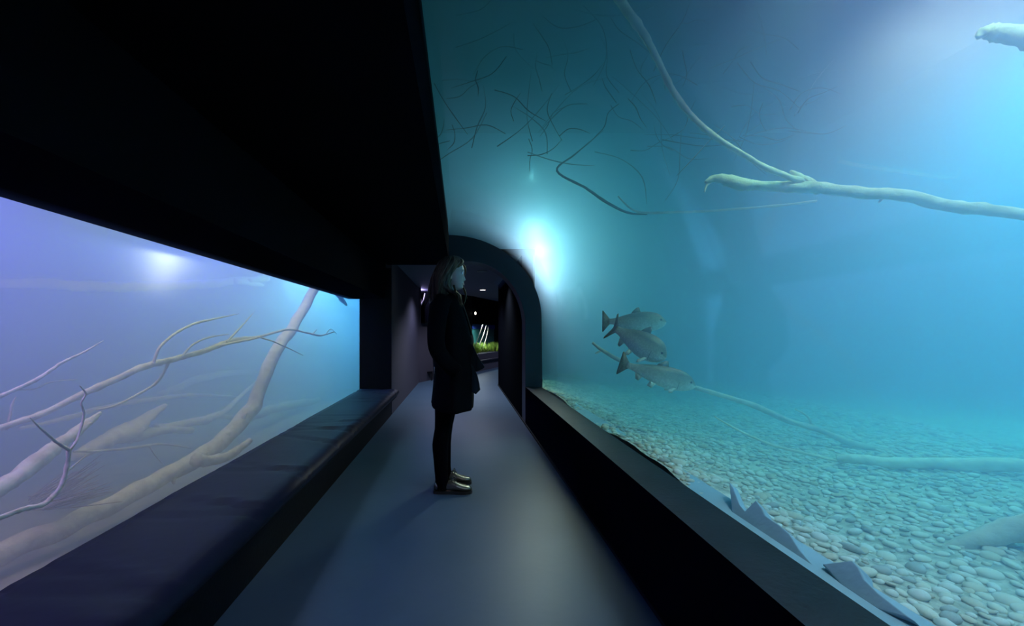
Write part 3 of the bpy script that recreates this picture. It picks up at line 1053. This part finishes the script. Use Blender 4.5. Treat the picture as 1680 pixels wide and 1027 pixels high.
HEAD = [(424, 744, 739, .012), (425.5, 750, 734, .035), (428, 754.5, 730.5, .052), (432, 757.8, 727.5, .065), (437, 759.6, 725.5, .072),
        (441, 760.6, 725, .0745), (445, 761.2, 725, .0755), (449, 760.2, 725.4, .075), (453, 760.2, 726, .0735), (457, 760.4, 727, .071),
        (460, 760.6, 728.5, .068), (463, 760.2, 730, .064), (466, 760.0, 731.5, .059), (469, 759.4, 733, .053), (472, 759.0, 735, .045),
        (474.2, 757.2, 738, .034), (475.5, 753, 741, .02)]
HEADR = [(a, c, b, d) for a, b, c, d in HEAD]


def face_mod(v, t, py):
    y = v.y - WROOT.y
    if math.cos(t) > 0:
        # narrower front of the face
        y *= 1 - 0.16 * math.cos(t) ** 2 * (1 if py > 445 else .4)
        nose = 0.0
        if 446 < py <= 459.3:
            nose = ((py - 446) / 13.3) ** 1.15 * .0165
        elif 459.3 < py < 462.4:
            nose = .0165 * (1 - (py - 459.3) / 3.1)
        v.x += nose * math.exp(-(y / (.0085 + .006 * max(0, (py - 446) / 14))) ** 2)
        for sg in (1, -1):
            v.x -= .0075 * math.exp(-((y - sg * .031) / .013) ** 2 - ((py - 448.6) / 2.6) ** 2)
            v.x += .004 * math.exp(-((y - sg * .03) / .017) ** 2 - ((py - 444.2) / 1.8) ** 2)
            v.x += .003 * math.exp(-((y - sg * .04) / .018) ** 2 - ((py - 455) / 3.5) ** 2)
        for cy, am, wd in ((464.6, .0045, 1.0), (467.3, .0042, 1.0), (466.0, -.0028, .5), (472, .004, 2.0), (469.4, -.003, .9)):
            v.x += am * math.exp(-((py - cy) / wd) ** 2 - (y / .02) ** 2)
        v.y = WROOT.y + y
    return v


def make_body():
    bm = bmesh.new()
    loft(bm, dense(HEADR, .8), 72, face_mod)
    tube = lambda pts, rad, seg=14, fl=1.0, sub=5: add_tube(bm, *spline(pts, rad, sub), seg, 0, fl)
    tube([W(742, 0, 463), W(738.5, 0, 476), W(735, 0, 487), W(733, 0, 497)], [.048, .049, .054, .07])
    loft(bm, dense([(486, 726, 742, .06), (494, 715, 752, .15), (505, 713, 757, .165), (525, 713, 763, .15), (548, 716, 758, .13), (572, 715, 760, .15), (600, 712, 760, .165), (618, 716, 752, .14)], 4), 28)
    for s in (-1, 1):
        ds = 0 if s < 0 else 3
        tube([W(732, s * .085, 600), W(731 + ds, s * .092, 640), W(728 + ds, s * .095, 690), W(724 + ds, s * .098, 722), W(724 + ds, s * .1, 760), W(725 + ds, s * .1, 790), W(727 + ds, s * .1, 796)],
             [.085, .072, .05, .053, .038, .031, .033])
        tube([W(722 + ds, s * .1, 794), W(735 + ds, s * .1, 795), W(752, s * .1, 798), W(764, s * .1, 799)], [.03, .03, .026, .014], fl=.8)
        wr, hd = W(730, s * .239, 586), W(741, s * .231, 597)
        tube([W(731, s * .15, 498), W(722, s * .205, 518), W(718, s * .232, 550), W(721, s * .24, 572), wr], [.05, .042, .037, .033, .026])
        d = (hd - wr).normalized()
        tube([wr, wr + d * .035, wr + d * .085], [.026, .034, .033], fl=.5)
        lat = Vector((0, 1, 0))
        nrm = d.cross(lat).normalized()
        for q, ln in zip((-.027, -.009, .009, .027), (.068, .078, .073, .056)):
            b = wr + d * .083 + nrm * q
            tube([b, b + d * ln * .5 - lat * (s * .006), b + d * ln * .85 - lat * (s * .022)], [.0095, .0085, .007], 8)
        b = wr + d * .025 - nrm * .022
        tube([b, b - nrm * .012 + d * .025, b - nrm * .016 + d * .055 - lat * (s * .012)], [.012, .0105, .008], 8)
        ear = W(738, s * .073, 454)
        bmesh.ops.create_uvsphere(bm, u_segments=12, v_segments=8, radius=1, matrix=Matrix.Translation(ear) @ Matrix.Diagonal((.017, .011, .03, 1)))
    o = link('body', bm, M['skin'], woman)
    rm = o.modifiers.new('remesh', 'REMESH')
    rm.mode = 'VOXEL'
    rm.voxel_size = .0042
    sm = o.modifiers.new('smooth', 'SMOOTH')
    sm.factor, sm.iterations = .5, 2
    dg = bpy.context.evaluated_depsgraph_get()
    me = bpy.data.meshes.new_from_object(o.evaluated_get(dg))
    o.modifiers.clear()
    o.data = me
    for p in me.polygons:
        p.use_smooth = True
    return o


make_body()
for s in (-1, 1):
    e = W(757.6, s * .031, 448.9)
    bm = bmesh.new()
    bmesh.ops.create_uvsphere(bm, u_segments=16, v_segments=10, radius=.0115, matrix=Matrix.Translation(e))
    eo = link('eye', bm, M['eye'], woman)
    bm = bmesh.new()
    bmesh.ops.create_uvsphere(bm, u_segments=12, v_segments=8, radius=1, matrix=Matrix.Translation(e + Vector((.0085, 0, 0))) @ Matrix.Diagonal((.0035, .0055, .0055, 1)))
    io = link('iris', bm, M['brow'], eo)
    bm = bmesh.new()
    pts = [W(760.6, s * .014, 444.6), W(760.6, s * .028, 443.4), W(758.6, s * .046, 444.6)]
    add_tube(bm, *spline(pts, [.003, .0032, .0012], 4), 7, 0, .7)
    link('eyebrow', bm, M['brow'], woman)
bm = bmesh.new()
for py, r in ((464.8, .0032), (467.2, .0036)):
    add_tube(bm, *spline([W(758.8, -.022, 466), W(761.1, 0, py), W(758.8, .022, 466)], [.001, r, .001], 6), 8)
link('lips', bm, M['lip'], woman)

# hair: a soft volume behind the face and long locks over it
HAIR = [(420.6, 738, 747, .018), (422, 732, 752, .045), (425, 727, 757, .066), (429, 722, 760.5, .08), (433.5, 719, 759.5, .087), (436, 718, 757, .088), (447, 713, 748.5, .09),
        (459, 709, 741, .093), (473, 705, 741, .1), (486, 703.5, 744, .115), (497, 704, 741, .12), (500, 712, 735, .1)]
bm = bmesh.new()


def hair_mod(v, t, py):
    n = noise.noise(Vector((math.cos(t) * 9, math.sin(t) * 9, py * .012)))
    c = Vector((wx(732), WROOT.y, v.z))
    return c + (v - c) * (1 + .07 * n)


loft(bm, dense(HAIR, 1.5), 60, hair_mod)
rh = random.Random(21)
for k in range(150):
    s = -1 if k % 5 < 3 else 1
    u = rh.random()                                   # 0 = by the face, 1 = back of the head
    b = lambda py, e=0.0: interp(HAIR, py)
    pts = []
    for py, off in ((422, .0), (430, .004), (444, .006), (459, .006), (474, .006), (487, .006), (497 + rh.uniform(-5, 5), .002)):
        xb, xf, w = b(min(py, 499))
        c, a = (wx(xb) + wx(xf)) / 2, (wx(xf) - wx(xb)) / 2
        th = math.radians(22 + 150 * u)
        pts.append(Vector((c + (a + off) * math.cos(th) * 1.0, WROOT.y + s * (w + off) * math.sin(th), wz(py))) + Vector((rh.gauss(0, .003), rh.gauss(0, .003), 0)))
    if u < .35:                                       # falls forward over the chest
        pts[-2] = W(747 + 8 * rh.random(), s * rh.uniform(.07, .12), 486)
        pts[-1] = W(748 + 11 * rh.random(), s * rh.uniform(.06, .13), 500 + 7 * rh.random())
    r0 = rh.uniform(.006, .011)
    p, r = spline(pts, [r0 * .7, r0, r0 * 1.1, r0 * 1.2, r0 * 1.1, r0 * .8, r0 * .15], 4)
    add_tube(bm, p, r, 6, 0, .55)
for pts, r in (([W(758, .05, 464), W(762, .07, 478), W(766, .075, 487), W(768.5, .07, 490)], [.006, .008, .006, .002]),
               ([W(760, .05, 470), W(764, .07, 482), W(762, .06, 494), W(758, .05, 504)], [.008, .010, .009, .002]),
               ([W(745, -.09, 470), W(750, -.11, 486), W(757, -.10, 499), W(758, -.08, 507)], [.010, .012, .010, .002]),
               ([W(757, .04, 430), W(762.5, .06, 436), W(764, .068, 444), W(763, .07, 450)], [.010, .010, .006, .002]),
               ([W(706, -.09, 480), W(702, -.1, 490), W(697, -.1, 496), W(694, -.09, 497.5)], [.010, .009, .006, .001]),
               ([W(708, -.08, 484), W(703, -.1, 495), W(699, -.1, 503), W(700, -.09, 508)], [.010, .009, .006, .001])):
    add_tube(bm, *spline(pts, r, 5), 7, 0, .6)
link('hair', bm, M['hair'], woman)

# coat
COAT = [(477, 727, 752, .062), (483, 723, 753, .075), (488, 716, 754, .125), (493, 709, 756, .175), (499, 705, 759, .2), (506, 703.6, 762, .21), (520, 704.2, 767, .212),
        (540, 706, 773.5, .205), (557, 707.2, 777.5, .2), (565, 708, 777, .2), (574, 709, 775, .203), (590, 710, 776.5, .212), (607, 711, 778.5, .222),
        (625, 711, 778, .23), (642, 709.5, 777.5, .235), (655, 708, 777.5, .24), (664, 707.2, 777, .243), (670, 709, 776.5, .24)]


def coat_mod(v, t, py):
    k = max(0, min(1, (py - 500) / 150))
    f = .010 * k * math.sin(7 * t + 2 * noise.noise(Vector((t, py * .02, 0)))) + .006 * noise.noise(Vector((v.x * 9, v.y * 9, v.z * 6)))
    c = Vector((wx(742), WROOT.y, v.z))
    d = v - c
    v = v + d.normalized() * f * min(1, abs(math.sin(t)) * 2)
    if py > 655:
        v.z += .030 * max(0, math.cos(t - math.pi)) ** 2 * (py - 655) / 15 + .012 * max(0, math.cos(t)) * (py - 655) / 15
    return v


bm = bmesh.new()
loft(bm, dense(COAT, 3.0), 56, coat_mod, cap=False)
# turn the hem in, close the collar at the neck
for s in (-1, 1):
    pts = [W(730, s * .15, 494), W(722, s * .205, 515), W(718, s * .235, 548), W(721, s * .245, 572), W(735, s * .238, 592), W(750, s * .222, 606)]
    add_tube(bm, *spline(pts, [.062, .066, .060, .058, .054, .05], 5), 16, .08, 1.0, 3.0)
coat = link('coat', bm, M['coat'], woman)
so = coat.modifiers.new('cloth', 'SOLIDIFY')
so.thickness = .006
so.offset = -1


def panel(name, pts, t, parent):
    """cloth panel: outline of (px, dy, py) with thickness across"""
    bm = bmesh.new()
    a = [bm.verts.new(W(*p) + Vector((0, -t / 2, 0))) for p in pts]
    b = [bm.verts.new(W(*p) + Vector((0, t / 2, 0))) for p in pts]
    n = len(pts)
    for i in range(n):
        bm.faces.new((a[i], a[(i + 1) % n], b[(i + 1) % n], b[i]))
    fa = [bm.faces.new(a), bm.faces.new(b)]
    bmesh.ops.triangulate(bm, faces=fa)
    o = link(name, bm, M['lining'], parent, smooth=False)
    bv = o.modifiers.new('bevel', 'BEVEL')
    bv.width, bv.segments = .004, 2
    return o


panel('coat_front', [(770, -.10, 560), (776, -.12, 567), (783, -.15, 583), (793.5, -.16, 599), (791, -.155, 602), (781, -.14, 607), (773, -.12, 604), (768, -.10, 585)], .018, coat)
panel('coat_front', [(768, -.12, 590), (776, -.13, 600), (782, -.14, 612), (785, -.15, 625), (786.5, -.15, 635), (779.5, -.14, 642.5), (772, -.12, 638), (768, -.11, 615)], .018, coat)
bm = bmesh.new()
add_tube(bm, *spline([W(748, -.05, 484), W(757, -.085, 500), W(766, -.09, 525), W(773, -.09, 550)], [.008, .016, .016, .008], 5), 8, 0, .5)
add_tube(bm, *spline([W(748, .05, 484), W(757, .085, 500), W(766, .09, 525), W(773, .09, 550)], [.008, .016, .016, .008], 5), 8, 0, .5)
add_tube(bm, *spline([W(748, -.06, 485), W(738, -.085, 480), W(726, -.05, 478), W(723, 0, 478), W(726, .05, 478), W(738, .085, 480), W(748, .06, 485)], [.012, .018, .02, .02, .02, .018, .012], 4), 8, 0, .7)
link('lapels', bm, M['coat'], coat)

for s in (-1, 1):
    ds = 0 if s < 0 else 4
    bm = bmesh.new()
    p, r = spline([W(732, s * .085, 625), W(731 + ds, s * .092, 650), W(729 + ds, s * .094, 678), W(726.5 + ds, s * .095, 700), W(723.3 + ds, s * .098, 724), W(724 + ds, s * .1, 748), W(725 + ds, s * .1, 772), W(726.5 + ds, s * .1, 786), W(726.5 + ds, s * .1, 793)],
                  [.080, .074, .064, .054, .0565, .050, .045, .046, .049], 5)
    add_tube(bm, p, r, 20)
    link('tights_leg', bm, M['tights'], woman)

SHOE = [(-.141, .016, .030, .050), (-.136, .026, .019, .066), (-.120, .034, .018, .076), (-.09, .037, .018, .078), (-.055, .037, .018, .079), (-.022, .039, .018, .090), (.0, .041, .018, .084),
        (.025, .044, .018, .070), (.055, .046, .018, .058), (.085, .044, .018, .051), (.108, .035, .018, .046), (.121, .022, .019, .040), (.127, .008, .024, .032)]
for s in (-1, 1):
    yc = WROOT.y + s * .1
    bm = bmesh.new()
    R = []
    for x, w, z0, z1 in SHOE:
        ring = []
        for k in range(20):
            t = 2 * math.pi * k / 20
            c, n_ = math.cos(t), math.sin(t)
            c = math.copysign(abs(c) ** .8, c)
            ring.append(bm.verts.new((WROOT.x + x, yc + w * c * (1 if n_ < 0 else 1 - .3 * n_), (z0 + z1) / 2 + (z1 - z0) / 2 * math.copysign(abs(n_) ** .7, n_))))
        R.append(ring)
    for i in range(len(R) - 1):
        for k in range(20):
            bm.faces.new((R[i][k], R[i][(k + 1) % 20], R[i + 1][(k + 1) % 20], R[i + 1][k]))
    bm.faces.new(R[0])
    bm.faces.new(R[-1])
    sh = link('shoe', bm, M['shoe'], woman)
    bm = bmesh.new()
    out = []
    for x, w, _, _ in SHOE:
        out.append((x * 1.02, w + .003))
    prof = [(x, y) for x, y in out] + [(x, -y) for x, y in out[::-1]]
    a = [bm.verts.new((WROOT.x + x, yc + y, .0)) for x, y in prof]
    b = [bm.verts.new((WROOT.x + x, yc + y, .021)) for x, y in prof]
    for i in range(len(prof)):
        bm.faces.new((a[i], a[(i + 1) % len(prof)], b[(i + 1) % len(prof)], b[i]))
    bm.faces.new(a)
    bm.faces.new(b)
    link('sole', bm, M['sole'], sh, smooth=False)
    bm = bmesh.new()
    for k in range(4):
        x = -.016 + .016 * k
        z = .089 - .010 * k
        w = .022
        pts = [Vector((WROOT.x + x, yc - w, z - .010)), Vector((WROOT.x + x + .004, yc, z + .004)), Vector((WROOT.x + x, yc + w, z - .010))]
        add_tube(bm, *spline(pts, [.0028] * 3, 4), 6)
    for q in (-1, 1):
        pts = [Vector((WROOT.x - .012, yc, .096)), Vector((WROOT.x - .002, yc + q * .028, .104)), Vector((WROOT.x + .006, yc + q * .036, .088)), Vector((WROOT.x - .008, yc + q * .012, .094))]
        add_tube(bm, *spline(pts, [.0026] * 4, 5), 6)
        pts = [Vector((WROOT.x - .01, yc, .095)), Vector((WROOT.x + .006, yc + q * .034, .084)), Vector((WROOT.x + .018, yc + q * .043, .060))]
        add_tube(bm, *spline(pts, [.0026] * 3, 5), 6)
    link('shoelace', bm, M['sole'], sh)

# ------------------------------------------------------------------ light
def area(name, loc, target, size, power, col, spread=180, sy=None):
    l = bpy.data.lights.new(name, 'AREA')
    l.shape = 'RECTANGLE' if sy else 'DISK'
    l.size = size
    if sy:
        l.size_y = sy
    l.energy = power
    l.color = col
    l.spread = math.radians(spread)
    o = bpy.data.objects.new(name, l)
    o.location = loc
    o.rotation_euler = (Vector(target) - Vector(loc)).to_track_quat('-Z', 'Y').to_euler()
    C.objects.link(o)
    return o


def spot(name, loc, target, power, col, angle, blend=.4, r=.08):
    l = bpy.data.lights.new(name, 'SPOT')
    l.energy, l.color, l.spot_size, l.spot_blend, l.shadow_soft_size = power, col, math.radians(angle), blend, r
    o = bpy.data.objects.new(name, l)
    o.location = loc
    o.rotation_euler = (Vector(target) - Vector(loc)).to_track_quat('-Z', 'Y').to_euler()
    C.objects.link(o)
    return o


def point(name, loc, power, col, r=.05):
    l = bpy.data.lights.new(name, 'POINT')
    l.energy, l.color, l.shadow_soft_size = power, col, r
    o = bpy.data.objects.new(name, l)
    o.location = loc
    C.objects.link(o)
    return o


# lamps hung over the big tank, and added fill lights
area('tank_lamp_near', (2.2, 0.6, 3.8), (2.2, 1.3, 0), 1.0, 145.0, (1.0, 0.372, 0.483), 90)
spot('tank_fill_branch', (2.2, 1.5, 3.3), (2.3, 2.5, 1.9), 150, (1, .78, .58), 70, .8, .15)  # added warm spot to brighten the thick branch
spot('tank_fill_fish', (1.75, 1.9, 3.35), (1.5, 3.4, 1.05), 100, (.95, 1, .75), 36, .7, .12)  # added spot to brighten the three fish
area('tank_lamp_mid', (5.2, 3.2, 3.8), (4.6, 3.0, 0), 1.2, 240.0, (0.156, 0.7, 1.0), 110)
area('tank_fill_warm', (3.6, 3.2, 3.8), (3.4, 3.2, 0), 1.0, 160.0, (1.0, 0.225, 0.2), 90)  # added red fill balancing the cyan of the mid lamp
area('tank_lamp_behind', (3.2, -1.5, 3.7), (2.2, -1.2, 0), 1.0, 15.0, (1.0, 0.4, 0.4), 110)
for k, (gx, gy, gd, gp) in enumerate(((879, 378, 5.8, 18), (888, 410, 5.85, 30), (897, 442, 5.95, 14), (904, 472, 6.05, 7), (872, 290, 6.0, 1.5))):
    point('tank_glow_fill', P(gx, gy, gd), gp * 2.1, (1.0, .92, .78), .14 if k < 4 else .03)  # added points in the water standing in for a reflected hot spot
# violet and cyan lamps over the left tank, added fills between them
area('left_tank_lamp_violet', (-2.1, 1.2, 2.6), (-2.1, 1.5, 0), 1.0, 70.4, (0.318, 0.273, 1.0), 170)
area('left_tank_lamp_near', (-2.0, -1.6, 2.6), (-2.0, -1.4, 0), 1.0, 36.0, (0.167, 0.117, 1.0), 170)
area('left_tank_fill_pale', (-2.0, 3.2, 2.6), (-2.0, 3.4, 0), 0.8, 15.0, (0.68, 1.0, 0.48), 170)  # added fill for the middle of the window
area('left_tank_fill_mid', (-2.0, 4.9, 2.5), (-2.0, 5.1, 0), 0.8, 20.4, (0.647, 0.824, 1.0), 170)  # added fill lifting the haze toward the far end
area('left_tank_fill_deep', (-3.6, 5.6, 2.6), (-3.6, 5.6, 0), 1.0, 138.0, (0.009, 0.022, 1.0), 170)  # added deep blue fill tinting the haze
area('left_tank_lamp_cyan', (-2.3, 7.0, 2.1), (-2.4, 7.1, 0), 0.9, 114.0, (0.111, 0.489, 1.0), 175)
spot('passage_floor_fill', (.34, 7.5, 2.1), (.34, 7.5, 0), 110, (.8, .85, 1.0), 130, .6, .06)  # added fill under the unlit downlight, brightens the passage floor
# far room
spot('downlight_beam', (d1.x, d1.y, FC - .03), (d1.x, d1.y, 0), 70, (.85, .8, 1.0), 130, .6, .05)
for x, y in ((2.6, 12.5), (3.2, 15.0), (-.2, 8.9)):
    spot('far_downlight_beam', (x, y, FC - .03), (x, y, 0), 90, (.6, .64, 1.0), 140, .6, .05)
c = in_tank(1.6, .4, 1.37)
area('planted_tank_lamp', c, c + Vector((0, 0, -1)), .4, 18, (.8, .95, 1.0), 170)
cn = Vector((*lerp(n0, n1, .5), 0)) + Vector((-.2, .1, 2.08))
point('niche_lamp', cn, 8, (.5, .45, 1.0), .04)

w = bpy.data.worlds.new('world')
w.use_nodes = True
w.node_tree.nodes['Background'].inputs[0].default_value = (0, 0, 0, 1)
w.node_tree.nodes['Background'].inputs[1].default_value = 0
sc = bpy.context.scene
sc.world = w
sc.view_settings.view_transform = 'Standard'
sc.view_settings.look = 'None'
sc.view_settings.exposure = 0.0
sc.view_settings.gamma = 1.0
sc.view_settings.use_curve_mapping = False
cy = sc.cycles
cy.use_denoising = True
cy.max_bounces = 6
cy.diffuse_bounces = 3
cy.glossy_bounces = 3
cy.transmission_bounces = 2
cy.volume_bounces = 2
cy.transparent_max_bounces = 16
cy.sample_clamp_indirect = 4
cy.caustics_reflective = False
cy.caustics_refractive = False
